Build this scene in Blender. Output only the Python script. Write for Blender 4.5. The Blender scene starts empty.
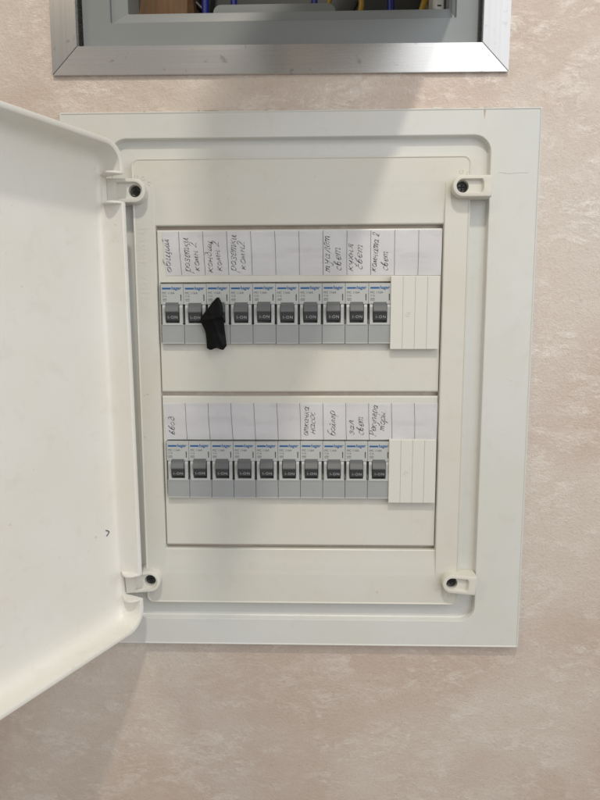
import bpy, bmesh, math, random
from mathutils import Vector, Matrix
random.seed(7)
S = 0.001                                   # everything below is written in millimetres
scene = bpy.context.scene
C = scene.collection

# ------------------------------------------------------------------ camera
cam_d = bpy.data.cameras.new('camera')
cam_d.sensor_fit = 'VERTICAL'; cam_d.sensor_height = 36; cam_d.sensor_width = 27; cam_d.lens = 27
cam_d.clip_start = 0.01; cam_d.clip_end = 50
cam = bpy.data.objects.new('camera', cam_d); C.objects.link(cam); scene.camera = cam
pitch, yaw, roll = .128, .027, -.003
fw = Vector((-math.sin(yaw)*math.cos(pitch), math.cos(yaw)*math.cos(pitch), -math.sin(pitch)))
rt = Vector((math.cos(yaw), math.sin(yaw), 0)); up = rt.cross(fw)
rt2 = rt*math.cos(roll) + up*math.sin(roll); up2 = -rt*math.sin(roll) + up*math.cos(roll)
m = Matrix((rt2, up2, -fw)).transposed().to_4x4()
m.translation = Vector((118.05, -458.2, 15.6))*S
cam.matrix_world = m

# ------------------------------------------------------------------ world and lamps
world = bpy.data.worlds.new('World'); scene.world = world; world.use_nodes = True
bg = world.node_tree.nodes['Background']
bg.inputs[0].default_value = (1.0, .95, .88, 1); bg.inputs[1].default_value = .37
scene.view_settings.view_transform = 'Standard'; scene.view_settings.look = 'None'
scene.view_settings.gamma = 1; scene.view_settings.exposure = -.05; scene.view_settings.use_curve_mapping = False

def area(name, loc, target, sx, sy, power, col):
    d = bpy.data.lights.new(name, 'AREA'); d.shape = 'RECTANGLE'; d.size = sx; d.size_y = sy
    d.energy = power; d.color = col
    o = bpy.data.objects.new(name, d); C.objects.link(o); o.location = loc
    o.rotation_euler = (Vector(target)-Vector(loc)).to_track_quat('-Z', 'Y').to_euler()
    return o
KEY = 12.3; WIN = 57.0; WARM = 6.2
area('ceiling_lamp', (.13, -.95, 1.42), (.1, 0, 0), .085, .085, KEY, (1.0, .93, .80))
area('window_light', (2.15, -1.9, 1.2), (1.3, 0, .7), 3.4, 3.0, WIN, (.93, .96, 1.0))
area('far_ceiling_lamp', (-1.3, -1.5, 1.5), (.1, 0, 0), .35, .35, WARM, (1.0, .80, .56))

# ------------------------------------------------------------------ materials
def mat(name, col, rough=.45, spec=.5, metal=0, bump=0, bscale=900, mott=0, mscale=30, mcol=None, aniso=0):
    M = bpy.data.materials.new(name); M.use_nodes = True
    nt = M.node_tree; N = nt.nodes; L = nt.links; b = N['Principled BSDF']
    b.inputs['Base Color'].default_value = (*col, 1); b.inputs['Roughness'].default_value = rough
    b.inputs['Specular IOR Level'].default_value = spec; b.inputs['Metallic'].default_value = metal
    geo = N.new('ShaderNodeNewGeometry')
    if mott:
        n = N.new('ShaderNodeTexNoise'); n.inputs['Scale'].default_value = mscale; n.inputs['Detail'].default_value = 6
        n.inputs['Roughness'].default_value = .62
        L.new(geo.outputs['Position'], n.inputs['Vector'])
        r = N.new('ShaderNodeMapRange'); r.inputs[1].default_value = .35; r.inputs[2].default_value = .7
        r.inputs[3].default_value = 0; r.inputs[4].default_value = mott
        L.new(n.outputs[0], r.inputs[0])
        x = N.new('ShaderNodeMix'); x.data_type = 'RGBA'
        x.inputs[6].default_value = (*col, 1); x.inputs[7].default_value = (*(mcol or [c*.6 for c in col]), 1)
        L.new(r.outputs[0], x.inputs[0]); L.new(x.outputs[2], b.inputs['Base Color'])
        rr_ = N.new('ShaderNodeMapRange'); rr_.inputs[3].default_value = rough*.85; rr_.inputs[4].default_value = min(1, rough*1.25)
        L.new(n.outputs[0], rr_.inputs[0]); L.new(rr_.outputs[0], b.inputs['Roughness'])
    if bump:
        n2 = N.new('ShaderNodeTexNoise'); n2.inputs['Scale'].default_value = bscale; n2.inputs['Detail'].default_value = 3
        L.new(geo.outputs['Position'], n2.inputs['Vector'])
        bp = N.new('ShaderNodeBump'); bp.inputs['Strength'].default_value = bump; bp.inputs['Distance'].default_value = .0003
        L.new(n2.outputs[0], bp.inputs['Height']); L.new(bp.outputs[0], b.inputs['Normal'])
    return M

def dirty_plastic(name, col, rough, dirt=(.42, .36, .27)):
    """aged white plastic: faint yellowing, sparse specks, fine grain"""
    M = mat(name, col, rough, .5, 0, .12, 1500)
    nt = M.node_tree; N = nt.nodes; L = nt.links; b = N['Principled BSDF']
    geo = N.new('ShaderNodeNewGeometry')
    a = N.new('ShaderNodeTexNoise'); a.inputs['Scale'].default_value = 14; a.inputs['Detail'].default_value = 4
    L.new(geo.outputs['Position'], a.inputs['Vector'])
    ra = N.new('ShaderNodeMapRange'); ra.inputs[1].default_value = .35; ra.inputs[2].default_value = .7
    L.new(a.outputs[0], ra.inputs[0])
    x1 = N.new('ShaderNodeMix'); x1.data_type = 'RGBA'; x1.inputs[6].default_value = (*col, 1)
    x1.inputs[7].default_value = (col[0]*.975, col[1]*.955, col[2]*.91, 1); L.new(ra.outputs[0], x1.inputs[0])
    # specks and scuffs
    s = N.new('ShaderNodeTexNoise'); s.inputs['Scale'].default_value = 260; s.inputs['Detail'].default_value = 2
    L.new(geo.outputs['Position'], s.inputs['Vector'])
    g = N.new('ShaderNodeTexNoise'); g.inputs['Scale'].default_value = 22; g.inputs['Detail'].default_value = 2
    L.new(geo.outputs['Position'], g.inputs['Vector'])
    rs = N.new('ShaderNodeMapRange'); rs.inputs[1].default_value = .70; rs.inputs[2].default_value = .78; L.new(s.outputs[0], rs.inputs[0])
    rg = N.new('ShaderNodeMapRange'); rg.inputs[1].default_value = .52; rg.inputs[2].default_value = .66; L.new(g.outputs[0], rg.inputs[0])
    mu = N.new('ShaderNodeMath'); mu.operation = 'MULTIPLY'; L.new(rs.outputs[0], mu.inputs[0]); L.new(rg.outputs[0], mu.inputs[1])
    mu2 = N.new('ShaderNodeMath'); mu2.operation = 'MULTIPLY'; L.new(mu.outputs[0], mu2.inputs[0]); mu2.inputs[1].default_value = .5
    # soft smudges
    k = N.new('ShaderNodeTexNoise'); k.inputs['Scale'].default_value = 70; k.inputs['Detail'].default_value = 7; k.inputs['Distortion'].default_value = .9
    L.new(geo.outputs['Position'], k.inputs['Vector'])
    rk = N.new('ShaderNodeMapRange'); rk.inputs[1].default_value = .56; rk.inputs[2].default_value = .8; rk.inputs[4].default_value = .13; L.new(k.outputs[0], rk.inputs[0])
    ad = N.new('ShaderNodeMath'); ad.operation = 'ADD'; L.new(mu2.outputs[0], ad.inputs[0]); L.new(rk.outputs[0], ad.inputs[1])
    x2 = N.new('ShaderNodeMix'); x2.data_type = 'RGBA'; L.new(ad.outputs[0], x2.inputs[0]); L.new(x1.outputs[2], x2.inputs[6])
    x2.inputs[7].default_value = (*dirt, 1); L.new(x2.outputs[2], b.inputs['Base Color'])
    rr_ = N.new('ShaderNodeMapRange'); rr_.inputs[3].default_value = rough*.8; rr_.inputs[4].default_value = rough*1.3
    L.new(k.outputs[0], rr_.inputs[0]); L.new(rr_.outputs[0], b.inputs['Roughness'])
    return M

def plaster():
    M = bpy.data.materials.new('pearl_plaster'); M.use_nodes = True
    nt = M.node_tree; N = nt.nodes; L = nt.links; b = N['Principled BSDF']
    geo = N.new('ShaderNodeNewGeometry')
    mp = N.new('ShaderNodeMapping'); mp.inputs['Rotation'].default_value = (0, math.radians(38), 0); mp.inputs['Scale'].default_value = (1, 1, 1.9)
    L.new(geo.outputs['Position'], mp.inputs[0])
    def noise(scale, det, rough=.6, dist=0, vec=mp.outputs[0]):
        n = N.new('ShaderNodeTexNoise'); n.inputs['Scale'].default_value = scale; n.inputs['Detail'].default_value = det
        n.inputs['Roughness'].default_value = rough; n.inputs['Distortion'].default_value = dist; L.new(vec, n.inputs['Vector']); return n
    def rng(src, a, b_, c=0, d=1):
        r = N.new('ShaderNodeMapRange'); r.interpolation_type = 'SMOOTHSTEP'
        r.inputs[1].default_value = a; r.inputs[2].default_value = b_; r.inputs[3].default_value = c; r.inputs[4].default_value = d
        L.new(src, r.inputs[0]); return r.outputs[0]
    def math_(op, a, b_):
        q = N.new('ShaderNodeMath'); q.operation = op
        for i, v in enumerate((a, b_)):
            if isinstance(v, (int, float)): q.inputs[i].default_value = v
            else: L.new(v, q.inputs[i])
        return q.outputs[0]
    big = noise(6, 3, .5, .4, geo.outputs['Position'])
    mid = noise(17, 7, .66, 1.2)
    patch = noise(38, 9, .66, 1.4)            # trowelled pearl patches
    streak = noise(130, 8, .70, 1.3)
    fine = noise(420, 4, .6, 0, geo.outputs['Position'])
    grain = noise(1300, 2, .5, 0, geo.outputs['Position'])
    pm = rng(mid.outputs[0], .42, .64); sm = rng(streak.outputs[0], .47, .60); pt = rng(patch.outputs[0], .46, .58)
    ps = math_('MULTIPLY', math_('ADD', math_('MULTIPLY', sm, .55), math_('MULTIPLY', pt, .6)), math_('ADD', math_('MULTIPLY', pm, .8), .15))
    c1 = N.new('ShaderNodeMix'); c1.data_type = 'RGBA'
    c1.inputs[6].default_value = (.53, .43, .365, 1); c1.inputs[7].default_value = (.60, .525, .465, 1)
    L.new(rng(big.outputs[0], .38, .62), c1.inputs[0])
    c2 = N.new('ShaderNodeMix'); c2.data_type = 'RGBA'; c2.inputs[7].default_value = (.76, .70, .64, 1)
    L.new(math_('MULTIPLY', ps, .62), c2.inputs[0]); L.new(c1.outputs[2], c2.inputs[6])
    c3 = N.new('ShaderNodeMix'); c3.data_type = 'RGBA'; c3.inputs[7].default_value = (.39, .30, .235, 1)
    L.new(rng(fine.outputs[0], .52, .8, 0, .4), c3.inputs[0]); L.new(c2.outputs[2], c3.inputs[6])
    L.new(c3.outputs[2], b.inputs['Base Color'])
    L.new(math_('SUBTRACT', .55, math_('MULTIPLY', ps, .27)), b.inputs['Roughness'])
    b.inputs['Specular IOR Level'].default_value = 1.0; b.inputs['Metallic'].default_value = .12      # mica in the pearl finish
    h = math_('ADD', math_('MULTIPLY', ps, .35), math_('ADD', math_('MULTIPLY', fine.outputs[0], 1.0), math_('MULTIPLY', grain.outputs[0], .7)))
    bp = N.new('ShaderNodeBump'); bp.inputs['Strength'].default_value = .55; bp.inputs['Distance'].default_value = .0006
    L.new(h, bp.inputs['Height']); L.new(bp.outputs[0], b.inputs['Normal'])
    return M

def brushed(name, col, rough, along):
    M = mat(name, col, rough, .5, 1)
    nt = M.node_tree; N = nt.nodes; L = nt.links; b = N['Principled BSDF']
    tg = N.new('ShaderNodeCombineXYZ')
    for i in range(3): tg.inputs[i].default_value = (along[2], 0, along[0])[i]
    L.new(tg.outputs[0], b.inputs['Tangent']); b.inputs['Anisotropic'].default_value = .75
    tc = N.new('ShaderNodeTexCoord'); mp = N.new('ShaderNodeMapping'); mp.inputs['Scale'].default_value = [8 if a else 900 for a in along]
    L.new(tc.outputs['Object'], mp.inputs[0])
    n = N.new('ShaderNodeTexNoise'); n.inputs['Scale'].default_value = 1; n.inputs['Detail'].default_value = 3; L.new(mp.outputs[0], n.inputs['Vector'])
    r = N.new('ShaderNodeMapRange'); r.inputs[3].default_value = rough*.8; r.inputs[4].default_value = rough*1.25; L.new(n.outputs[0], r.inputs[0]); L.new(r.outputs[0], b.inputs['Roughness'])
    sp = N.new('ShaderNodeTexNoise'); sp.inputs['Scale'].default_value = 140; sp.inputs['Detail'].default_value = 3; L.new(tc.outputs['Object'], sp.inputs['Vector'])
    rs = N.new('ShaderNodeMapRange'); rs.inputs[1].default_value = .66; rs.inputs[2].default_value = .74; rs.inputs[4].default_value = .5; L.new(sp.outputs[0], rs.inputs[0])
    x = N.new('ShaderNodeMix'); x.data_type = 'RGBA'; x.inputs[6].default_value = (*col, 1); x.inputs[7].default_value = (*[c*.45 for c in col], 1)
    L.new(rs.outputs[0], x.inputs[0]); L.new(x.outputs[2], b.inputs['Base Color'])
    bp = N.new('ShaderNodeBump'); bp.inputs['Strength'].default_value = .15; bp.inputs['Distance'].default_value = .00005
    L.new(n.outputs[0], bp.inputs['Height']); L.new(bp.outputs[0], b.inputs['Normal'])
    return M

def wood():
    M = mat('raw_wood', (.30, .17, .075), .6)
    nt = M.node_tree; N = nt.nodes; L = nt.links; b = N['Principled BSDF']
    geo = N.new('ShaderNodeNewGeometry'); mp = N.new('ShaderNodeMapping'); mp.inputs['Scale'].default_value = (120, 60, 22)
    L.new(geo.outputs['Position'], mp.inputs[0])
    n = N.new('ShaderNodeTexNoise'); n.inputs['Scale'].default_value = 1; n.inputs['Detail'].default_value = 5; n.inputs['Distortion'].default_value = 1.5; L.new(mp.outputs[0], n.inputs['Vector'])
    x = N.new('ShaderNodeMix'); x.data_type = 'RGBA'; x.inputs[6].default_value = (.06, .03, .014, 1); x.inputs[7].default_value = (.24, .13, .055, 1)
    L.new(n.outputs[0], x.inputs[0]); L.new(x.outputs[2], b.inputs['Base Color'])
    return M

M_wall = plaster()
M_frame = dirty_plastic('frame_plastic', (.635, .645, .63), .36)
M_cover = dirty_plastic('cover_plastic', (.635, .63, .585), .33)
M_door = dirty_plastic('door_plastic', (.77, .76, .725), .38)
M_lug = dirty_plastic('lug_plastic', (.66, .65, .605), .38)
M_fill = mat('filler_plastic', (.65, .645, .60), .45, bump=.06)
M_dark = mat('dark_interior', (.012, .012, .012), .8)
M_body = mat('breaker_body_plastic', (.46, .475, .475), .42, bump=.08, mott=.25, mscale=60, mcol=(.36, .36, .345))
M_term = mat('breaker_terminal_plastic', (.335, .35, .355), .42, bump=.08, mott=.3, mscale=50, mcol=(.265, .265, .255))
M_tog = mat('toggle_grey', (.13, .135, .14), .6, bump=.05)
M_togd = mat('toggle_dark', (.045, .048, .052), .4)
M_blue = mat('print_blue', (.010, .10, .28), .5)
M_grey = mat('print_grey', (.07, .068, .065), .6)
M_white = mat('print_white', (.50, .51, .51), .5)
M_ink = mat('pen_ink', (.022, .02, .03), .5)
M_ink2 = mat('violet_ink', (.05, .02, .10), .5)
M_paper = mat('paper', (.90, .90, .925), .6, .4, bump=.1, bscale=700, mott=.35, mscale=28, mcol=(.87, .85, .87))
M_line = mat('printed_line', (.10, .10, .11), .7)
M_tape = mat('black_tape', (.0035, .0035, .004), .55, .35, bump=.3, bscale=500)
M_screw = mat('screw_steel', (.06, .062, .06), .38, .5, 1)
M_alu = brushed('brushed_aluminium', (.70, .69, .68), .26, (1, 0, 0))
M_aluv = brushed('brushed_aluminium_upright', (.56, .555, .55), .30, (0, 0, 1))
M_grey_box = mat('grey_enclosure_plastic', (.245, .265, .275), .38, bump=.05, mott=.3, mscale=20, mcol=(.21, .225, .235))
M_cblue = mat('cable_blue', (.010, .02, .22), .4)
M_cyel = mat('cable_yellow', (.42, .27, .03), .4)
M_cblk = mat('cable_black', (.010, .010, .010), .45)
M_wood = wood()
M_back = mat('enclosure_back', (.05, .055, .055), .6)
M_wht = mat('white_plastic', (.62, .62, .60), .4)
M_chip = mat('bare_chip', (.46, .385, .30), .8)
M_scr = mat('scratch_grey', (.50, .49, .46), .6)

# ------------------------------------------------------------------ helpers
def link(name, me, parent=None, material=None, smooth=None):
    o = bpy.data.objects.new(name, me); C.objects.link(o)
    if material is not None: me.materials.append(material)
    if parent is not None: o.parent = parent
    if smooth is not None:
        for p in me.polygons: p.use_smooth = True
        me.set_sharp_from_angle(angle=math.radians(smooth))
    return o
def from_bm(name, bm, material, parent=None, smooth=None, base=(0, 0, 0)):
    bmesh.ops.recalc_face_normals(bm, faces=bm.faces)
    for v in bm.verts: v.co = (v.co - Vector(base))*S
    me = bpy.data.meshes.new(name); bm.to_mesh(me); bm.free()
    return link(name, me, parent, material, smooth)
def thing(name, label, cat, loc=(0, 0, 0), group=None):
    o = bpy.data.objects.new(name, None); o.empty_display_size = .01; C.objects.link(o); o.location = Vector(loc)*S
    o['label'] = label; o['category'] = cat
    if group: o['group'] = group
    return o
def tag(o, label, cat, group=None):
    o['label'] = label; o['category'] = cat
    if group: o['group'] = group
    return o
def rr(x0, x1, z0, z1, r, n=6, rs=None):
    """rounded rectangle outline in the xz plane; rs = radii (br, tr, tl, bl)"""
    rs = rs or (r, r, r, r); P = []
    for (cx, cz, sx, sz, a0, q) in ((x1, z0, -1, 1, -90, rs[0]), (x1, z1, -1, -1, 0, rs[1]), (x0, z1, 1, -1, 90, rs[2]), (x0, z0, 1, 1, 180, rs[3])):
        q = max(q, .02)
        for i in range(n+1):
            a = math.radians(a0 + 90*i/n); P.append((cx+sx*q+q*math.cos(a), cz+sz*q+q*math.sin(a)))
    return P
def loft(bm, loops, cap0=False, cap1=False, close=False):
    """loops: lists of 3D points with equal count, bridged in order"""
    V = [[bm.verts.new(p) for p in lp] for lp in loops]
    pairs = list(zip(V, V[1:])) + ([(V[-1], V[0])] if close else [])
    for A, B in pairs:
        n = len(A)
        for i in range(n): bm.faces.new((A[i], A[(i+1) % n], B[(i+1) % n], B[i]))
    if cap0: bm.faces.new(V[0])
    if cap1: bm.faces.new(V[-1])
    return V
def L3(P, y): return [(x, y, z) for x, z in P]
def box(bm, x0, x1, y0, y1, z0, z1, bev=.3, seg=2):
    t = bmesh.new(); r = bmesh.ops.create_cube(t, size=1)
    for v in t.verts: v.co = Vector(((x0+x1)/2+v.co.x*(x1-x0), (y0+y1)/2+v.co.y*(y1-y0), (z0+z1)/2+v.co.z*(z1-z0)))
    if bev: bmesh.ops.bevel(t, geom=t.edges[:], offset=bev, segments=seg, affect='EDGES', profile=.5)
    me = bpy.data.meshes.new('tmp'); t.to_mesh(me); t.free(); bm.from_mesh(me); bpy.data.meshes.remove(me)
def prism_x(bm, prof, x0, x1, bev=.2):
    """profile in (y,z), extruded along x"""
    t = bmesh.new()
    A = [t.verts.new((x0, y, z)) for y, z in prof]; B = [t.verts.new((x1, y, z)) for y, z in prof]
    n = len(prof)
    for i in range(n): t.faces.new((A[i], A[(i+1) % n], B[(i+1) % n], B[i]))
    t.faces.new(A); t.faces.new(B)
    bmesh.ops.recalc_face_normals(t, faces=t.faces)
    if bev: bmesh.ops.bevel(t, geom=t.edges[:], offset=bev, segments=2, affect='EDGES', profile=.5)
    me = bpy.data.meshes.new('tmp'); t.to_mesh(me); t.free(); bm.from_mesh(me); bpy.data.meshes.remove(me)
def tube(bm, pts, r, n=10):
    P = [Vector(p) for p in pts]; Q = []
    for i in range(len(P)-1):                                    # catmull-rom
        a, b, c, d = P[max(i-1, 0)], P[i], P[i+1], P[min(i+2, len(P)-1)]
        for k in range(6):
            t = k/6; Q.append(.5*((2*b)+(c-a)*t+(2*a-5*b+4*c-d)*t*t+(3*b-a-3*c+d)*t**3))
    Q.append(P[-1]); loops = []
    for i, p in enumerate(Q):
        d = (Q[min(i+1, len(Q)-1)]-Q[max(i-1, 0)]).normalized()
        u = d.orthogonal() if abs(d.y) > .9 else d.cross(Vector((0, 1, 0)))
        u.normalize(); w = d.cross(u)
        loops.append([p+u*r*math.cos(2*math.pi*k/n)+w*r*math.sin(2*math.pi*k/n) for k in range(n)])
    loft(bm, loops, True, True)
def text_mesh(body, size, offset=0, shear=0, extrude=0, spacing=1.0, align='LEFT'):
    cu = bpy.data.curves.new('txt', 'FONT'); cu.body = body; cu.size = size; cu.offset = offset; cu.shear = shear
    cu.extrude = extrude; cu.space_character = spacing; cu.align_x = align; cu.resolution_u = 3
    o = bpy.data.objects.new('txt', cu); C.objects.link(o)
    dg = bpy.context.evaluated_depsgraph_get(); dg.update()
    me = bpy.data.meshes.new_from_object(o.evaluated_get(dg))
    bpy.data.objects.remove(o); bpy.data.curves.remove(cu)
    return me                                                    # lies in XY, faces +Z, in mm
def place_text(me, name, origin, right, upv, material, parent=None, fit=None):
    """put the text mesh in 3D (mm); fit = wanted width"""
    r = Vector(right).normalized(); u = Vector(upv).normalized(); n = r.cross(u)
    s = 1
    xs = [v.co.x for v in me.vertices]
    if fit: s = fit/(max(xs)-min(xs))
    x0 = min(xs)
    for v in me.vertices:
        c = v.co; v.co = (Vector(origin) + r*(c.x-x0)*s + u*c.y*s + n*c.z)*S
    me.materials.clear()
    return link(name, me, parent, material)
def bool_cut(o, cutter_bm):
    me = bpy.data.meshes.new('cut')
    bmesh.ops.recalc_face_normals(cutter_bm, faces=cutter_bm.faces)
    for v in cutter_bm.verts: v.co = v.co*S
    cutter_bm.to_mesh(me); cutter_bm.free()
    c = bpy.data.objects.new('cut', me); C.objects.link(c); c.matrix_world = o.matrix_world
    md = o.modifiers.new('b', 'BOOLEAN'); md.object = c; md.operation = 'DIFFERENCE'; md.solver = 'EXACT'
    dg = bpy.context.evaluated_depsgraph_get(); dg.update()
    nm = bpy.data.meshes.new_from_object(o.evaluated_get(dg))
    o.modifiers.clear(); o.data = nm; bpy.data.objects.remove(c)

def wn(o):
    md = o.modifiers.new('weighted_normals', 'WEIGHTED_NORMAL'); md.keep_sharp = True; md.weight = 100; md.mode = 'FACE_AREA'
    return o

# ------------------------------------------------------------------ the wall
# plaster wall with the opening of the grey enclosure cut out of it
bm = bmesh.new()
Y_WALL = 9
xs = [-1400, -62, 243, 1700]; zs = [-1300, 212, 520, 1500]
V = [[bm.verts.new((x, Y_WALL, z)) for z in zs] for x in xs]
for i in range(3):
    for j in range(3):
        if (i, j) == (1, 1): continue
        bm.faces.new((V[i][j], V[i+1][j], V[i+1][j+1], V[i][j+1]))
ring_f = [V[1][1], V[2][1], V[2][2], V[1][2]]
back = [bm.verts.new((v.co.x, 120, v.co.z)) for v in ring_f]
for i in range(4): bm.faces.new((ring_f[i], ring_f[(i+1) % 4], back[(i+1) % 4], back[i]))
wall = from_bm('wall', bm, M_wall); wall['kind'] = 'structure'

# ------------------------------------------------------------------ distribution board
board = thing('distribution_board', 'cream plastic distribution board set in the wall with its door swung open to the left', 'distribution board')
FX0, FX1, FZ0, FZ1 = -72.0, 281.9, -246.3, 170.0
RX0, RX1, RZ0, RZ1 = -35.0, 245.6, -223.6, 151.0
CX0, CX1, CZ0, CZ1 = -19.5, 231.8, -209.7, 136.8
bm = bmesh.new()
def ins(x0, x1, z0, z1, d, r): return rr(x0+d, x1-d, z0+d, z1-d, r)
loft(bm, [L3(ins(FX0, FX1, FZ0, FZ1, 0, 1.0), 8.9), L3(ins(FX0, FX1, FZ0, FZ1, 0, 1.0), 4.2),
          L3(ins(FX0, FX1, FZ0, FZ1, .2, 1.0), 3.4), L3(ins(FX0, FX1, FZ0, FZ1, .7, 1.0), 2.65), L3(ins(FX0, FX1, FZ0, FZ1, 1.2, 1.0), 2.6), L3(ins(FX0, FX1, FZ0, FZ1, 1.8, 1.0), 3.0), L3(ins(FX0, FX1, FZ0, FZ1, 2.1, 1.0), 3.0),
          L3(ins(RX0, RX1, RZ0, RZ1, -.6, 12), 3.0), L3(ins(RX0, RX1, RZ0, RZ1, -.1, 12), 3.2),
          L3(ins(RX0, RX1, RZ0, RZ1, 0.1, 12), 3.8), L3(ins(RX0, RX1, RZ0, RZ1, .8, 11.5), 7.3),
          L3(ins(RX0, RX1, RZ0, RZ1, 1.4, 11), 7.9), L3(ins(CX0, CX1, CZ0, CZ1, .5, 5), 7.9)])
frame = wn(from_bm('mounting_frame', bm, M_frame, board, 18))

# front cover with a shallow pocket for the two row covers
PX0, PX1 = -3.0, 213.0
bm = bmesh.new()
loft(bm, [L3(ins(CX0, CX1, CZ0, CZ1, 0, 5.5), 8.4), L3(ins(CX0, CX1, CZ0, CZ1, 0, 5.5), 3.0),
          L3(ins(CX0, CX1, CZ0, CZ1, .2, 5.3), 1.9), L3(ins(CX0, CX1, CZ0, CZ1, .75, 5.0), 1.1), L3(ins(CX0, CX1, CZ0, CZ1, 1.2, 4.8), 1.05), L3(ins(CX0, CX1, CZ0, CZ1, 1.9, 4.4), 1.5), L3(ins(CX0, CX1, CZ0, CZ1, 2.2, 4.3), 1.5),
          L3(rr(PX0-.4, PX1+.4, -186, 119, .6), 1.5), L3(rr(PX0, PX1, -184, 117, .6), 1.9),
          *[L3(rr(PX0+.02+.03*q, PX1-.02-.03*q, -184+3.2*q, 117-4.6*q, .5), 1.9+1.1*(.5-.5*math.cos(math.pi*q/6))) for q in range(1, 6)],
          L3(rr(PX0+.25, PX1-.25, -164.8, 89.0, .3), 3.0), L3(rr(PX0+.3, PX1-.3, -164.3, 88.3, .3), 3.4),
          L3(rr(PX0+.3, PX1-.3, -164.1, 88.1, .3), 4.9), L3(rr(PX0+.3, PX1-.3, -164.1, 88.1, .3), 16)])
cover = wn(from_bm('front_cover', bm, M_cover, board, 18))
me = text_mesh('hager volta', 7, offset=.06, extrude=.07, spacing=1.15)
place_text(me, 'embossed_lettering', (-15.2, 1.45, 87), (0, 0, -1), (1, 0, 0), M_cover, cover, fit=60)
# small moulded arrows and marks beside the screw lugs
def marks(cx, cz, flip):
    bm = bmesh.new()
    for k in range(3):
        a = math.radians(35+28*k)*flip
        x = cx+flip*11.5*math.cos(a) if flip > 0 else cx-11.5*math.cos(a); z = cz+11.5*math.sin(a)
        pr = []
        for q in range(9):
            t = math.radians(300*q/8)
            pr.append((x+1.3*math.cos(t+k), 1.45, z+1.3*math.sin(t+k)))
        tube(bm, pr, .22, 6)
    from_bm('moulded_mark', bm, M_cover, cover, 60)
marks(-15.5, 112, 1); marks(224.5, 113.5, 1); marks(-14.5, -190, -1); marks(224.5, -190, -1)

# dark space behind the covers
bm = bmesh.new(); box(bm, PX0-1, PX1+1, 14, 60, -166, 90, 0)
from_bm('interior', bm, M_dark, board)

def row_cover(z0, z1, hz0, hz1, hx0, rc):
    bm = bmesh.new(); x0, x1 = PX0+.7, PX1-.7
    ho = (hx0, 211.0, hz0, hz1)
    rs = (.4, .4, rc, rc)
    loft(bm, [L3(rr(x0, x1, z0, z1, .5), 13), L3(rr(x0, x1, z0, z1, .5), 5.0),
              L3(rr(x0+.25, x1-.25, z0+.4, z1-.4, .5), 4.3), L3(rr(x0+.8, x1-.8, z0+1.1, z1-1.1, .5), 4.0),
              L3(rr(*ho, .4, rs=rs), 4.0), L3(rr(ho[0]+.25, ho[1]-.25, ho[2]+.25, ho[3]-.25, .4, rs=rs), 4.4),
              L3(rr(ho[0]+.25, ho[1]-.25, ho[2]+.25, ho[3]-.25, .4, rs=rs), 13)])
    return wn(from_bm('row_cover', bm, M_cover, board, 18))
rc1 = row_cover(-37.6, 85.3, -.45, 46.6, -1.3, 1.2); rc2 = row_cover(-161.4, -40.7, -121.75, -75.3, -.5, 2.5)

def filler(x0, z0, z1):
    bm = bmesh.new(); w = 36.4
    box(bm, x0+.3, x0+w-.3, -.3, 3.96, z0, z1, .3)
    f = from_bm('blanking_insert', bm, M_fill, board)
    for k in range(4):
        b2 = bmesh.new(); a = x0+k*w/4
        box(b2, a+.13, a+w/4-.13, -.75, .6, z0+.15, z1-.15, .28)
        from_bm('snap_segment', b2, M_fill, f)
    b3 = bmesh.new(); cx, cz = x0+w/4+4.2, (z0+z1)/2-1
    for q in range(2):
        t0 = q*3.0
        tube(b3, [(cx+1.5*math.cos(t0+t*.5), -.8, cz+1.5*math.sin(t0+t*.5)) for t in range(6)], .22, 6)
    tube(b3, [(cx-.5, -.78, cz), (cx+.5, -.78, cz+.1)], .3, 6)
    from_bm('moulded_pip', b3, M_fill, f)
filler(173.9, -4.6, 50.0); filler(174.5, -124.6, -74.2)

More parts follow.
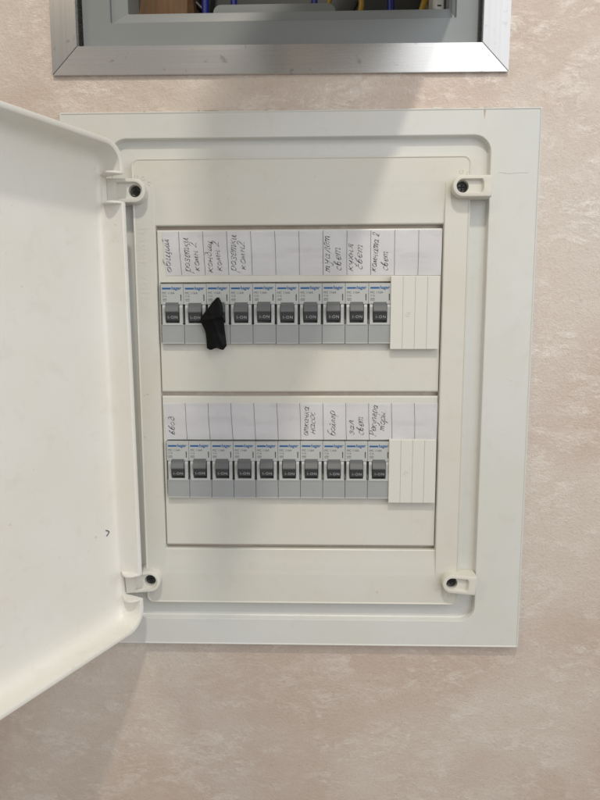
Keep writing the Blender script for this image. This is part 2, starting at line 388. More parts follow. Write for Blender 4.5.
# hinge lugs and their screws
def lug(cx, cz, side, length, rot=0, thick=8.0, half=7.6, lname='screw_lug'):
    """stadium with a flat end; side +1: body runs right of the screw; local origin = screw centre"""
    def outline(r, L_, n=14, flat=True):
        P = []
        for i in range(n+1):
            a = math.radians(90+180*i/n); P.append((r*math.cos(a), r*math.sin(a)))
        m_ = 6
        for i in range(m_+1): P.append((L_, -r+2*r*i/m_))
        return P
    def slot(r, L_, n=14):
        P = []
        for i in range(n+1):
            a = math.radians(90+180*i/n); P.append((r*math.cos(a), r*math.sin(a)))
        m_ = 6
        for i in range(m_+1):
            t = -1+2*i/m_; P.append((L_ + (-.9 if abs(t) == 1 else 0), t*r))
        return P
    c, s = math.cos(rot), math.sin(rot)
    def T(P, y): return [(cx+side*(x*c-z*s), y, cz+(x*s+z*c)) for x, z in P]
    y0 = 1.6-thick
    bm = bmesh.new()
    loft(bm, [T(outline(half, length), 7.6), T(outline(half, length), y0+1.0), T(outline(half-.35, length-.3), y0+.3), T(outline(half-1.1, length-.9), y0),
              T(slot(half-2.5, length-5.6), y0), T(slot(half-2.9, length-6.1), y0+.5), T(slot(half-3.2, length-6.8), y0+2.6), ], True, True)
    o = from_bm(lname, bm, M_lug, board, 40)
    cb = bmesh.new(); loft(cb, [[(cx+4.5*math.cos(t*math.pi/16), y, cz+4.5*math.sin(t*math.pi/16)) for t in range(32)] for y in (y0-1, y0+7.0)], True, True)
    bool_cut(o, cb)
    for p in o.data.polygons: p.use_smooth = True
    o.data.set_sharp_from_angle(angle=math.radians(40)); wn(o)
    # screw: dark countersunk ring plus cross head at the bottom of the hole
    b = bmesh.new()
    R1 = [[(cx+r*math.cos(t*math.pi/12), y, cz+r*math.sin(t*math.pi/12)) for t in range(24)] for r, y in ((3.9, y0+6.6), (3.9, y0+5.9), (3.3, y0+5.6), (2.8, y0+5.9), (0.01, y0+5.6))]
    loft(b, R1, False, True)
    s_ = from_bm('screw', b, M_screw, o, 40)
    b = bmesh.new(); box(b, cx-2.2, cx+2.2, y0+5.4, y0+5.75, cz-.45, cz+.45, 0); box(b, cx-.45, cx+.45, y0+5.35, y0+5.78, cz-2.2, cz+2.2, 0)
    from_bm('cross_recess', b, M_dark, o)
    return o
lug(224.2, 113.3, 1, 20.6, 0)
lug(225.2, -188.6, 1, 18.6, math.radians(-5))
lug(-15.6, 112.2, -1, 20.0, 0, half=8.7, lname='hinge_arm')
lug(-14.6, -188.6, -1, 19.5, math.radians(-4), half=8.7, lname='hinge_arm')

# thin filler of old plaster, nick and scratch on the frame
bm = bmesh.new()
loft(bm, [[(239.2, 2.93, 170.2), (241.4, 2.93, 170.2), (240.7, 2.93, 166.5), (240.3, 2.93, 161.5), (239.5, 2.93, 166.8)]], True)
from_bm('edge_nick', bm, M_chip, frame)
bm = bmesh.new(); tube(bm, [(252, 2.97, 124.5), (260, 2.97, 123.6), (268, 2.97, 124.2), (273, 2.97, 124)], .12, 5)
from_bm('scratch', bm, M_scr, frame)
for k in range(20):
    bm = bmesh.new(); x = random.choice([random.uniform(-60, 100), random.uniform(200, 280)]); w = random.uniform(.6, 5)
    z = 170.0+random.uniform(-.5, .2); n = 9
    P = [(x+w*math.cos(2*math.pi*i/n)*random.uniform(.7, 1.2), 3.3+random.uniform(0, .2), z+.38*math.sin(2*math.pi*i/n)*random.uniform(.6, 1.3)) for i in range(n)]
    loft(bm, [P, [(a, b-.25, c) for a, b, c in P]], True, True)
    from_bm('plaster_smear', bm, M_chip if random.random() < .6 else M_fill, frame)

# ------------------------------------------------------------------ the open door (a shallow tray hinged on the left)
phi = math.radians(26); DO = Vector((-19.3, -12, 0))
W = 279; DZ0, DZ1 = -223.6, 143.4
door = bpy.data.objects.new('door', bpy.data.meshes.new('tmpdoor'))
# local axes: x = u (away from hinge), y = -n (n towards the inside of the tray), z = z
du = Vector((-math.sin(phi), -math.cos(phi), 0)); dn = Vector((math.cos(phi), -math.sin(phi), 0))
Md = Matrix((du, -dn, Vector((0, 0, 1)))).transposed().to_4x4(); Md = Md @ Matrix.Rotation(.009, 4, 'Y'); Md.translation = DO*S
def dl(d, n, r):
    e = d if d < 4.5 else 4.5+(d-4.5)*.3                        # tighter cove along the hinge side
    return [(x, -n, z) for x, z in rr(e, W-d, DZ0+d, DZ1-d, r, 10)]
bm = bmesh.new()
Rd = 15
loft(bm, [dl(7, -22.0, Rd-7), dl(3, -21.2, Rd-3), dl(.8, -18.8, Rd-.6), dl(0, -15, Rd), dl(0, -.7, Rd), dl(.3, -.15, Rd), dl(.9, 0, Rd-.8), dl(3.0, 0, Rd-2.0),
          dl(3.7, -.5, Rd-2.5), dl(4.0, -6, Rd-2.8), dl(4.6, -12, Rd-3), dl(5.8, -15.6, Rd-4), dl(8.5, -18.0, Rd-5), dl(13, -19.2, Rd-6), dl(20, -19.6, Rd-7)], True, True)
bmesh.ops.recalc_face_normals(bm, faces=bm.faces)
for v in bm.verts: v.co = v.co*S
me = bpy.data.meshes.new('door'); bm.to_mesh(me); bm.free()
bpy.data.objects.remove(door)
door = link('door', me, None, M_door)
door.matrix_world = Md; bpy.context.view_layer.update()
for zc in (112.2, -190.2):
    cb = bmesh.new(); box(cb, -5, 6.4, -1.0, 17.2, zc-10.2, zc+10.2, 0); bool_cut(door, cb)
door.parent = board; door.matrix_parent_inverse = Matrix.Identity(4)
for p in door.data.polygons: p.use_smooth = True
door.data.set_sharp_from_angle(angle=math.radians(38))
# rounded flanges above and below each notch
for zc in (112.2, -190.2):
    for s_ in (-1, 1):
        prof = [(1.0, .2)] + [(3 + 7.5*math.sin(math.pi*min(1, i/10)**.8), i*1.9) for i in range(11)] + [(1.0, 19)]
        z = zc+s_*10.3
        bm = bmesh.new()
        loft(bm, [[(u, n, z-.8) for u, n in prof], [(u, n, z+.8) for u, n in prof]], True, True)
        bmesh.ops.bevel(bm, geom=bm.edges[:], offset=.3, segments=2, affect='EDGES')
        from_bm('hinge_flange', bm, M_door, door, 40)
# small pen mark and a round dimple on the inner face
ix = lambda u, n, z: (u, -n, z)
bm = bmesh.new()
PM = (14.6, -144.6)
tube(bm, [ix(PM[0]+2.2, -19.5, PM[1]+2.4), ix(PM[0]-.8, -19.5, PM[1]+.6), ix(PM[0]-.6, -19.5, PM[1]-.6), ix(PM[0]+1.8, -19.5, PM[1]-2.4)], .38, 6)
from_bm('pen_mark', bm, M_ink2, door)

# ------------------------------------------------------------------ circuit breakers
def make_breaker():
    t = thing('circuit_breaker', 'grey circuit breaker', 'circuit breaker')
    bm = bmesh.new()
    box(bm, .10, 17.40, .55, 30, 29.6, 45.0, .3)        # upper face
    box(bm, .12, 17.38, 8.5, 30.5, 14.0, 30.2, 0)       # recessed core
    for a, b in ((.95, 3.35), (14.05, 16.55)):
        prism_x(bm, [(9, 14.6), (.25, 14.6), (.25, 27.4), (1.3, 29.9), (9, 29.9)], a, b, .2)
    box(bm, .95, 16.55, .2, 9.2, 13.9, 15.6, .25)       # bright sill under the lever
    box(bm, .3, 17.2, .25, 1.4, -.15, .7, .15)            # light lip along the bottom
    body = from_bm('body', bm, M_body, t)
    bm = bmesh.new(); box(bm, .13, 17.37, .62, 30.2, 0.1, 14.5, .3)
    from_bm('terminal_cover', bm, M_term, t)
    bm = bmesh.new()
    prism_x(bm, [(9, 31.2), (.35, 31.2), (.2, 28.6), (-.7, 28.2), (-3.0, 25.0), (-3.0, 24.2), (-2.3, 23.6), (9, 23.6)], 3.7, 13.7, .25)
    from_bm('toggle', bm, M_tog, t)
    bm = bmesh.new()
    prism_x(bm, [(9, 23.65), (-2.1, 23.65), (-.2, 17.6), (1.6, 16.9), (9, 16.9)], 3.8, 13.6, .12)
    tf = from_bm('toggle_face', bm, M_togd, t)
    dirv = Vector((0, 1.9, -6.05)).normalized()
    me = text_mesh('I-ON', 3.0, offset=.0, spacing=1.2)
    o_ = Vector((5.6, -.95-.12, 19.0))
    place_text(me, 'toggle_print', o_, (1, 0, 0), -dirv, M_white, t, fit=7.2)
    bm = bmesh.new(); box(bm, 1.3, 8.0, .46, .6, 40.9, 42.2, 0)
    from_bm('blue_bar', bm, M_blue, t)
    me = text_mesh('hager', 3.4, offset=.09, shear=.1)
    place_text(me, 'brand_print', (8.4, .49, 40.75), (1, 0, 0), (0, 0, 1), M_blue, t, fit=7.6)
    for body_, x, z, s, w in (('MC 116A', 1.4, 37.4, 2.4, 9.4), ('C16', 1.4, 35.2, 2.0, 3.2), ('6000', 1.4, 32.9, 1.9, 3.2), ('2', 15.0, 35.2, 2.2, 1.1), ('1', 15.2, 32.2, 2.0, .7)):
        me = text_mesh(body_, s, offset=.0)
        place_text(me, 'rating_print', (x, .49, z), (1, 0, 0), (0, 0, 1), M_grey, t, fit=w)
    bm = bmesh.new(); loft(bm, [[(1.4, .49, 32.2), (4.6, .49, 32.2), (4.6, .49, 32.45), (1.4, .49, 32.45)]], True)
    from_bm('rating_print', bm, M_grey, t)
    return t
def dup(root, loc):
    r = root.copy(); C.objects.link(r); r.location = Vector(loc)*S
    jx, jy, jz = random.uniform(-.12, .12), random.uniform(-.25, .15), random.uniform(-.3, .3)   # levers never sit quite alike
    for ch in list(root.children):
        c = ch.copy(); C.objects.link(c); c.parent = r
        if ch.name.startswith('toggle'): c.location = (jx*S, jy*S, jz*S)
    return r
proto = make_breaker()
UP = ['leftmost one, under the word общий', 'second from the left, beside the black tape',
      'third from the left, lever hidden by black tape', 'fourth from the left, just right of the black tape',
      'fifth from the left, under a blank cell', 'sixth from the left, under a blank cell',
      'seventh from the left, left of the туалет one', 'third from the right, under туалет свет',
      'second from the right, under кухня свет', 'rightmost one, touching the white blanking insert']
LO = ['leftmost one, under the word ввод', 'second from the left, under a blank cell', 'third from the left, under a blank cell',
      'fourth from the left, under a blank cell', 'fifth from the left, under a blank cell', 'sixth from the left, left of the насос one',
      'fourth from the right, under откачка насос', 'third from the right, under бойлер', 'second from the right, under зал свет', 'rightmost one, touching the lower blanking insert']
for row, (names, x0, z0) in enumerate(((UP, 0, 0), (LO, .75, -121.3))):
    for i, nm in enumerate(names):
        loc = (x0+i*17.5, 0, z0+random.uniform(-.08, .08))
        if row == 0 and i == 0: o = proto; o.location = Vector(loc)*S
        else: o = dup(proto, loc)
        o['label'] = ('grey breaker in %s row, ' % ('upper' if row == 0 else 'lower')) + nm
        o['group'] = 'circuit breakers in the %s row' % ('upper' if row == 0 else 'lower')

# ------------------------------------------------------------------ paper label strips with handwriting
def lerp(a, b, t): return a+(b-a)*t
def strip(outline, divs, label, curl):
    """outline TL, TR, BR, BL (x, z); the paper bows slightly out of its holder"""
    TL, TR, BR, BL = outline
    t = thing('label_strip', label, 'label strip', (TL[0], 3.9, BL[1]), 'handwritten paper label strips')
    base = (TL[0], 3.9, BL[1]); nx, nz = 60, 8
    def bow(x, v): return 3.72-.35*math.sin(math.pi*v)**2-curl*max(0, (x-150)/62)**3*(.3+.7*(1-v))-.12*math.sin(x*.11+v*2)
    bm = bmesh.new(); G = []
    for i in range(nx+1):
        u = i/nx; col = []
        for j in range(nz+1):
            v = j/nz
            x = lerp(lerp(BL[0], BR[0], u), lerp(TL[0], TR[0], u), v); z = lerp(lerp(BL[1], BR[1], u), lerp(TL[1], TR[1], u), v)
            col.append(bm.verts.new((x, bow(x, v), z)))
        G.append(col)
    for i in range(nx):
        for j in range(nz): bm.faces.new((G[i][j], G[i+1][j], G[i+1][j+1], G[i][j+1]))
    bmesh.ops.solidify(bm, geom=bm.faces[:], thickness=-.12)
    from_bm('paper', bm, M_paper, t, 60, base)
    for (a, b) in divs:
        bm = bmesh.new(); n = 8; w = .17
        A = []; B = []
        for k in range(n+1):
            v = k/n; x = lerp(b[0], a[0], v)+.12*math.sin(v*5+a[0]); z = lerp(b[1], a[1], v); y = bow(x, v)-.07
            A.append(bm.verts.new((x-w, y, z))); B.append(bm.verts.new((x+w, y, z)))
        for k in range(n): bm.faces.new((A[k], B[k], B[k+1], A[k+1]))
        from_bm('printed_line', bm, M_line, t, None, base)
    return t, base, bow, (BL[1]+BR[1])/2, (TL[1]+TR[1])/2

# one-line handwriting alphabet: x-height 1, strokes as polylines
def arc(cx, cy, rx, ry, a0, a1, n=12): return [(cx+rx*math.cos(math.radians(a0+(a1-a0)*i/n)), cy+ry*math.sin(math.radians(a0+(a1-a0)*i/n))) for i in range(n+1)]
O_ = arc(.38, .5, .36, .5, 80, 440)
A_ = arc(.36, .48, .34, .48, 60, 400)
GL = {
 'о': (.85, [O_]), 'а': (.95, [A_+[(.72, .95)], [(.72, .98), (.68, .25), (.8, 0), (.95, .12)]]),
 'б': (.9, [O_, [(.06, .6), (.1, 1.3), (.35, 1.75), (.85, 1.85)]]),
 'щ': (1.35, [[(0, 1), (0, .2), (.15, 0), (.45, .2), (.5, 1)], [(.5, 1), (.5, .2), (.65, 0), (.95, .2), (1.0, 1)], [(1.0, 1), (1.0, .05), (1.15, 0), (1.2, -.45), (1.05, -.5)]]),
 'ц': (.95, [[(0, 1), (0, .2), (.15, 0), (.5, .2), (.56, 1)], [(.56, 1), (.56, .05), (.75, 0), (.78, -.45)]]),
 'и': (.85, [[(0, 1), (0, .2), (.12, 0), (.3, .15), (.6, 1)], [(.6, 1), (.58, .1), (.75, 0), (.85, .15)]]),
 'й': (.85, [[(0, 1), (0, .2), (.12, 0), (.3, .15), (.6, 1)], [(.6, 1), (.58, .1), (.75, 0), (.85, .15)], [(.15, 1.6), (.3, 1.42), (.5, 1.62)]]),
 'р': (.9, [[(.05, 1.0), (.1, .2), (.0, -.85)], [(.08, .7), (.35, 1.05), (.75, .8), (.65, .15), (.3, 0), (.1, .15)]]),
 'Р': (1.0, [[(.1, 1.7), (.15, .6), (.0, -.2)], [(-.05, 1.45), (.4, 1.85), (.9, 1.45), (.7, .85), (.15, .75)]]),
 'з': (.75, [[(.05, .85), (.35, 1.05), (.6, .8), (.25, .52), (.62, .3), (.5, -.0), (.2, -.05), (.0, .15)]]),
 'е': (.75, [[(.08, .42), (.6, .62), (.5, .98), (.2, .9), (.05, .4), (.25, .0), (.7, .2)]]),
 'т': (1.2, [[(0, .9), (.08, .95), (.06, 0)], [(.06, .7), (.3, 1), (.48, .8), (.48, 0)], [(.48, .7), (.72, 1), (.9, .8), (.92, .05), (1.1, .15)]]),
 'к': (.85, [[(.05, 1.05), (.02, 0)], [(.65, 1.0), (.1, .45)], [(.2, .55), (.5, .15), (.75, .0)]]),
 'м': (1.1, [[(0, 0), (.2, .95), (.4, .15), (.75, 1.0), (.8, .1), (.98, .08)]]),
 'н': (.9, [[(.02, 1), (.02, 0)], [(.02, .5), (.6, .55)], [(.62, 1), (.6, .05), (.8, .1)]]),
 '2': (.85, [[(.02, 1.25), (.25, 1.65), (.6, 1.4), (.4, .7), (.0, .0), (.2, .1), (.75, .0)]]),
 ' ': (.55, []),
 'д': (.9, [arc(.33, .48, .32, .48, 60, 400)+[(.62, .9), (.62, -.1), (.45, -.75), (.15, -.6), (.6, -.05)]]),
 'D': (.9, [O_+[(.45, 1.4), (.25, 1.8), (-.05, 1.6)]]),
 'у': (.8, [[(.0, 1), (.08, .45), (.35, .4), (.58, 1)], [(.58, 1), (.45, -.2), (.2, -.8), (-.05, -.55)]]),
 'л': (.85, [[(-.05, .05), (.12, .1), (.35, 1.0), (.55, .95), (.58, .1), (.78, .1)]]),
 'с': (.72, [arc(.38, .5, .36, .5, 50, 310)]),
 'в': (.75, [[(.05, .1), (.2, 1.0), (.35, 1.7), (.15, 1.6), (.05, .5), (.3, .0), (.62, .3), (.5, .75), (.15, .72)]]),
 'В': (.85, [[(.05, 0), (.1, 1.6), (.5, 1.5), (.45, .9), (.1, .85), (.6, .7), (.6, .1), (.05, 0)]]),
 'х': (.8, [[(.0, 1), (.3, .5), (.65, 0)], [(.65, 1), (.0, 0)]]),
 'я': (.8, [[(.0, .0), (.3, .5), (.1, .75), (.3, 1.0), (.6, .95)], [(.6, 1), (.58, .05), (.75, .1)], [(.58, .5), (.3, .5)]]),
 'ч': (.8, [[(.02, 1), (.08, .55), (.35, .45), (.58, .6)], [(.6, 1), (.58, .1), (.75, .05)]]),
 'п': (.85, [[(.02, 1), (.02, 0)], [(.02, .7), (.3, 1), (.52, .8), (.54, .1), (.72, .1)]]),
 'ы': (1.1, [[(.02, 1), (.02, .1), (.3, 0), (.5, .3), (.3, .55), (.05, .45)], [(.8, 1), (.78, .05), (.95, .1)]]),
}
def smooth(P, k=4):
    if len(P) < 3 or len(P) > 10: return P
    Q = []
    for i in range(len(P)-1):
        a, b, c, d = P[max(i-1, 0)], P[i], P[i+1], P[min(i+2, len(P)-1)]
        for q in range(k):
            t = q/k
            Q.append(tuple(.5*((2*b[e])+(c[e]-a[e])*t+(2*a[e]-5*b[e]+4*c[e]-d[e])*t*t+(3*b[e]-a[e]-3*c[e]+d[e])*t**3) for e in (0, 1)))
    Q.append(P[-1]); return Q
def write(word, x0, z0, x1, z1, xh, S_):
    t, base, bow, zb, zt = S_
    total = sum(GL[c][0]*1.12 for c in word)
    L_ = math.hypot(x1-x0, z1-z0); k = L_/(total*xh)
    d = ((x1-x0)/L_, (z1-z0)/L_); n = (-d[1], d[0])
    bm = bmesh.new(); cur = 0
    for c in word:
        w, strokes = GL[c]; jz = random.uniform(-.10, .10); js = random.uniform(.9, 1.12); sh = .42+random.uniform(-.08, .08)
        for st in strokes:
            pts = smooth(st); P = []
            for (a, b) in pts:
                s = (cur+(a+sh*b*.8)*js)*xh*k; h = (b*js*.95+jz)*xh*1.0
                x = x0+d[0]*s+n[0]*h; z = z0+d[1]*s+n[1]*h; P.append((x, z))
            hw = .22+random.uniform(-.02, .035); A = []; B = []
            for i, p in enumerate(P):
                q0, q1 = P[max(i-1, 0)], P[min(i+1, len(P)-1)]
                tx, tz = q1[0]-q0[0], q1[1]-q0[1]; l = math.hypot(tx, tz) or 1
                y = bow(p[0], (p[1]-zb)/(zt-zb))-.08
                ww = hw*(.75+.4*math.sin(i*.9+cur))
                A.append(bm.verts.new((p[0]-tz/l*ww, y, p[1]+tx/l*ww))); B.append(bm.verts.new((p[0]+tz/l*ww, y, p[1]-tx/l*ww)))
            for i in range(len(P)-1): bm.faces.new((A[i], B[i], B[i+1], A[i+1]))
        cur += w*1.12
    from_bm('handwritten_word', bm, M_ink, t, None, base)

up_div = [((14.35, 84.1), (15.86, 51.9)), ((32.56, 84.08), (33.89, 51.81)), ((50.73, 84.07), (51.88, 51.72)), ((68.87, 84.05), (69.83, 51.63)), ((86.96, 84.04), (87.75, 51.54)), ((105.01, 84.02), (105.63, 51.45)), ((123.03, 84.01), (123.47, 51.36)), ((141.01, 83.99), (141.27, 51.27)), ((158.95, 83.98), (159.04, 51.18)), ((176.85, 83.96), (176.77, 51.09)), ((194.71, 83.95), (194.47, 51.0))]
lo_div = [((15.68, -46.3), (16.84, -75.3)), ((33.69, -46.29), (34.79, -75.3)), ((51.67, -46.28), (52.72, -75.3)), ((69.6, -46.27), (70.6, -75.3)), ((87.5, -46.26), (88.45, -75.3)), ((105.37, -46.25), (106.26, -75.3)), ((123.2, -46.24), (124.03, -75.3)), ((140.99, -46.23), (141.77, -75.3)), ((158.74, -46.22), (159.47, -75.3)), ((176.46, -46.21), (177.14, -75.3)), ((194.14, -46.19), (194.77, -75.3))]
U_ = strip([(2.2, 83.9), (212.1, 84.2), (211.6, 50.9), (3.9, 51.6)], up_div, 'white paper label strip above the upper breakers, handwritten from общий to комната2', .6)
L_ = strip([(-1.5, -46.3), (212.1, -46.2), (211.7, -74.9), (.3, -75.1)], lo_div, 'white paper label strip above the lower breakers, handwritten from ввод to Рекуператоры', .35)
for w in [('общий', 8.26, 53.43, 6.45, 78.64, 3.03), ('розетки', 22.57, 54.11, 21.65, 79.28, 3.5), ('комн 2', 29.92, 54.81, 27.63, 75.93, 3.03), ('конDиц', 39.8, 53.57, 38.66, 77.7, 3.03),
          ('комн 2', 46.68, 54.73, 44.61, 76.41, 3.03), ('розетки', 57.31, 54.4, 57.63, 81.46, 3.6), ('комн2', 64.95, 55.6, 63.51, 76.29, 3.03), ('туалет', 128.6, 53.26, 127.95, 80.77, 3.5),
          ('свет', 136.9, 54.26, 136.4, 71.65, 3.5), ('кухня', 145.9, 54.21, 145.8, 74.08, 3.2), ('свет', 152.6, 54.92, 152.4, 74.04, 3.3), ('комната 2', 163.07, 53.6, 165.29, 82.2, 3.3), ('свет', 171.77, 54.07, 171.54, 69.16, 3.3)]:
    write(*w, U_)
for w in [('ввоD', 7.38, -71.72, 6.5, -56.19, 2.8), ('откачка', 111.59, -72.3, 112.56, -49.38, 3.1), ('насос', 117.22, -70.7, 117.22, -53.31, 3.0), ('бойлер', 132.85, -72.25, 132.38, -52.51, 3.0),
          ('зал', 147.67, -71.43, 146.79, -59.57, 2.9), ('свет', 154.9, -71.81, 154.4, -56.41, 3.3), ('Рекупера', 164.4, -72.19, 165.6, -47.8, 3.2), ('торы', 170.9, -68.22, 171.6, -53.25, 2.9)]:
    write(*w, L_)

# ------------------------------------------------------------------ black tape hanging on the third lever
Lf = [(34.6, 43.2), (30.8, 39.6), (27, 37.2), (23.3, 34.1), (18.9, 30.8), (15.9, 31.1), (11.4, 33.3), (7.7, 34.4), (-1, 34.8), (-2.8, 34.8), (-3.6, 36.5)]
Rt = [(34.6, 45.2), (30.8, 47.2), (27, 48.2), (18, 48.5), (10, 48.9), (3, 49.6), (-1, 50.0), (-3.6, 47.6)]
def lin(T, z):
    for (z0, x0), (z1, x1) in zip(T, T[1:]):
        if z <= z0 and z >= z1: return x0+(x1-x0)*(z0-z)/(z0-z1)
    return T[-1][1] if z < T[-1][0] else T[0][1]
bm = bmesh.new(); nz, nx = 44, 16; G = []
for j in range(nz+1):
    z = 34.6-(38.2)*j/nz; a, b = lin(Lf, z), lin(Rt, z); row = []
    for i in range(nx+1):
        u = i/nx; x = a+(b-a)*u
        y = -1.6-2.8*math.exp(-((z-23)/9)**2)-1.6*math.sin(math.pi*u)**.7
        y -= .3*abs(math.sin(z*.33+x*.15))+1.1*math.exp(-((z-18.0-4*(u-.3))/1.0)**2)+.35*math.sin(x*.35+z*.12)+.5*math.exp(-((x-43+.35*(z-10))/1.2)**2)
        zz = z-(.9*math.sin(u*7+1)+.6*math.sin(u*3))*max(0, (j/nz-.85)/.15)
        row.append(bm.verts.new((x, y, zz)))
    G.append(row)
for j in range(nz):
    for i in range(nx): bm.faces.new((G[j][i], G[j+1][i], G[j+1][i+1], G[j][i+1]))
bmesh.ops.solidify(bm, geom=bm.faces[:], thickness=.5)
tape = from_bm('tape_piece', bm, M_tape, None, 70, (42, 0, 18)); tape.location = Vector((42, 0, 18))*S
tag(tape, 'crumpled piece of black tape stuck over the lever of the third upper breaker', 'tape')

# ------------------------------------------------------------------ aluminium trim round the opening above
trim = thing('aluminium_trim', 'mitred brushed aluminium trim framing the opening above the board', 'metal trim', (90, 9, 197))
trim.rotation_euler = (0, math.radians(.28), 0)
def bar(P, vertical=False):
    base = (90, 9, 197); bm = bmesh.new()
    loft(bm, [[(x, 8.9, z) for x, z in P], [(x, 6.6, z) for x, z in P]], True, True)
    bmesh.ops.recalc_face_normals(bm, faces=bm.faces)
    bmesh.ops.bevel(bm, geom=bm.edges[:], offset=.22, segments=2, affect='EDGES')
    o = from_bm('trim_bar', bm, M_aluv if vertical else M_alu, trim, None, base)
    return o
AX0, AX1, AZ0 = -76.3, 256.9, 196.4; IX0, IX1, IZ0 = -57.2, 237.6, 216.4; TOP = 500
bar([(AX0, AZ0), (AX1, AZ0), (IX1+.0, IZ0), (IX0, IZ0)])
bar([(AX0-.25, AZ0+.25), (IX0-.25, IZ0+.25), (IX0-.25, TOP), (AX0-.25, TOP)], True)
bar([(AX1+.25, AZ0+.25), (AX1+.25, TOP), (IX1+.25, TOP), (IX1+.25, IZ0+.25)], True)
# inner return of the trim
bm = bmesh.new()
box(bm, IX0-1.6, IX0-.1, 8.95, 26, IZ0-1, TOP, .1); box(bm, IX1+.1, IX1+1.6, 8.95, 26, IZ0-1, TOP, .1); box(bm, IX0-.05, IX1+.05, 8.95, 26, IZ0-1.8, IZ0-.3, .1)
from_bm('trim_return', bm, M_alu, trim, None, (90, 9, 197))

# ------------------------------------------------------------------ grey enclosure inside the opening
enc = thing('grey_enclosure', 'grey plastic enclosure recessed in the opening above the board, open at the front', 'enclosure', (90, 16, 217))
eb = (90, 16, 217)
GX0, GX1, GZ0, GZT = IX0+1.9, IX1-1.5, IZ0-1.0, 505
bm = bmesh.new()
loft(bm, [L3(rr(GX0, GX1, GZ0, GZT, .5), 30), L3(rr(GX0, GX1, GZ0, GZT, .5), 15), L3(rr(GX0+.4, GX1-.4, GZ0+.4, GZT-.4, .5), 14.6),
          L3(rr(-34.6, 220.5, 236.0, GZT-18, .6), 14.6), L3(rr(-34.2, 220.1, 236.4, GZT-18.4, .6), 15.0), L3(rr(-34.2, 220.1, 236.6, GZT-18.5, .6), 17.6),
          L3(rr(-22.5, 216.0, 244.6, GZT-27, .6), 20.0), L3(rr(-22.3, 215.8, 244.9, GZT-27.3, .6), 20.5), L3(rr(-22.3, 215.8, 244.9, GZT-27.3, .6), 95)])
from_bm('enclosure_frame', bm, M_grey_box, enc, 30, eb)
bm = bmesh.new(); box(bm, -24, 218, 95, 97, 240, 480, 0)
from_bm('back_panel', bm, M_back, enc, None, eb)
# its door, hinged on the right and swung out over the board: it shades the top of the board below
hx, hy, fx, fy, z0, z1 = 217.0, 6.0, 66.0, -272.0, 250.5, 520.0
dv = Vector((fx-hx, fy-hy, 0)); DL = dv.length; dv.normalize(); nv = Vector((dv.y, -dv.x, 0))
bm = bmesh.new()
def pl(P, o): return [(hx+dv.x*u+nv.x*o, hy+dv.y*u+nv.y*o, z) for u, z in P]
loft(bm, [pl(rr(0, DL, z0, z1, 5), 0), pl(rr(0, DL, z0, z1, 5), 11), pl(rr(1, DL-1, z0+1, z1-1, 4.5), 12), pl(rr(2.5, DL-2.5, z0+2.5, z1-2.5, 4), 12),
          pl(rr(3, DL-3, z0+3, z1-3, 4), 11), pl(rr(4, DL-4, z0+4, z1-4, 4), 2.5)], True, True)
from_bm('enclosure_door', bm, M_grey_box, enc, 40, eb)
bm = bmesh.new()
for zz in (z0+30, z1-30): box(bm, hx-1, hx+5, 7.2, 13.5, zz-12, zz+12, .5)
from_bm('hinge', bm, M_grey_box, enc, 40, eb)
# rounded grey inner cover standing just behind the sill
bm = bmesh.new()
loft(bm, [L3(rr(38, 133, 236, 260.2, 1, rs=(.5, 6, 6, .5)), 44), L3(rr(38, 133, 236, 260.2, 1, rs=(.5, 6, 6, .5)), 40.4), L3(rr(38.4, 132.6, 236.4, 259.8, 1, rs=(.5, 5.6, 5.6, .5)), 40)], True, True)
from_bm('inner_cover', bm, M_grey_box, enc, 40, eb)

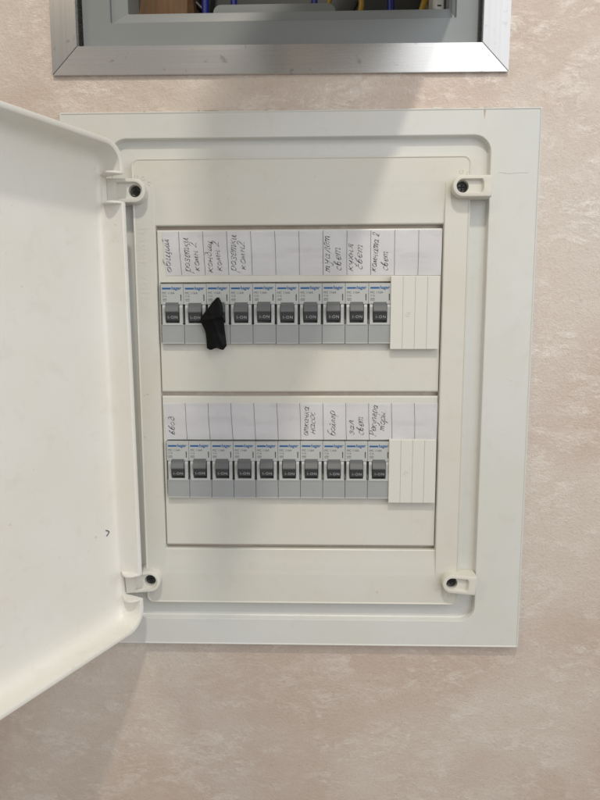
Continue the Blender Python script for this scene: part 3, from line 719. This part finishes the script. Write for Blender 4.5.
def cable(label, pts, r, material, cat='cable'):
    bm = bmesh.new(); b = pts[0]; tube(bm, pts, r, 10)
    o = from_bm('cable', bm, material, None, 40, b); o.location = Vector(b)*S
    return tag(o, label, cat, 'cables in the grey enclosure')
cable('thick blue cable right beside the brown wooden block', [(28, 60, 236), (28.6, 60, 262), (30, 60, 300), (34, 60, 340)], 3.0, M_cblue)
cable('blue cable just above the rounded grey cover, left half', [(51, 62, 236), (52, 62, 262), (50, 62, 300), (50, 62, 340)], 2.4, M_cblue)
cable('black cable slanting behind the left blue cable', [(12, 72, 284), (24, 72, 272), (36, 72, 262), (52, 72, 259), (66, 72, 250)], 2.3, M_cblk)
cable('blue cable above the right end of the rounded grey cover', [(116, 70, 236), (117, 70, 262), (116, 70, 300), (118, 70, 340)], 2.4, M_cblue)
cable('yellow cable curving up right of the grey cover', [(128, 66, 240), (127, 66, 262), (131, 66, 280), (146, 66, 300)], 1.9, M_cyel)
cable('yellow cable midway between the two right blue cables', [(152, 60, 236), (152.5, 60, 258), (154, 60, 272), (146, 60, 300)], 2.3, M_cyel)
cable('blue cable between the yellow cable and the white device', [(178, 62, 236), (178, 62, 262), (177, 62, 300), (178, 62, 340)], 3.0, M_cblue)
cable('black cable crossing low behind the yellow cables', [(118, 76, 246), (134, 76, 256), (146, 76, 268), (158, 76, 290)], 1.6, M_cblk)
cable('short yellow cable bulging beside the white device', [(205, 52, 272), (202.0, 50, 262), (200.5, 50, 255), (204, 52, 246)], 2.6, M_cyel)
bm = bmesh.new(); t_ = bmesh.new()
loft(bm, [[(x + .9*math.sin(z*.12+i), y, z) for i, (x, y) in enumerate([(-22, 50), (16, 46), (20, 52), (20, 84), (-22, 84)])] for z in range(232, 330, 6)], True, True)
o = from_bm('wooden_block', bm, M_wood, None, None, (0, 60, 240)); o.location = Vector((0, 60, 240))*S
tag(o, 'brown wooden block at the left end of the grey enclosure', 'wood block')
dev = thing('white_device', 'white rounded plastic device at the right end of the grey enclosure', 'device', (212, 45, 247))
bm = bmesh.new()
loft(bm, [L3(rr(206.0, 215.0, 247.6, 320, 3, rs=(2, 3, 3, 5)), 60), L3(rr(206.0, 215.0, 247.6, 320, 3, rs=(2, 3, 3, 5)), 32), L3(rr(207.2, 213.8, 248.8, 318.8, 3, rs=(1.5, 2, 2, 4)), 30.6)], True, True)
from_bm('casing', bm, M_wht, dev, 40, (212, 45, 247))
bm = bmesh.new(); box(bm, 209.2, 212.2, 30.4, 30.9, 251.8, 252.7, 0)
from_bm('vent_slot', bm, M_dark, dev, None, (212, 45, 247))
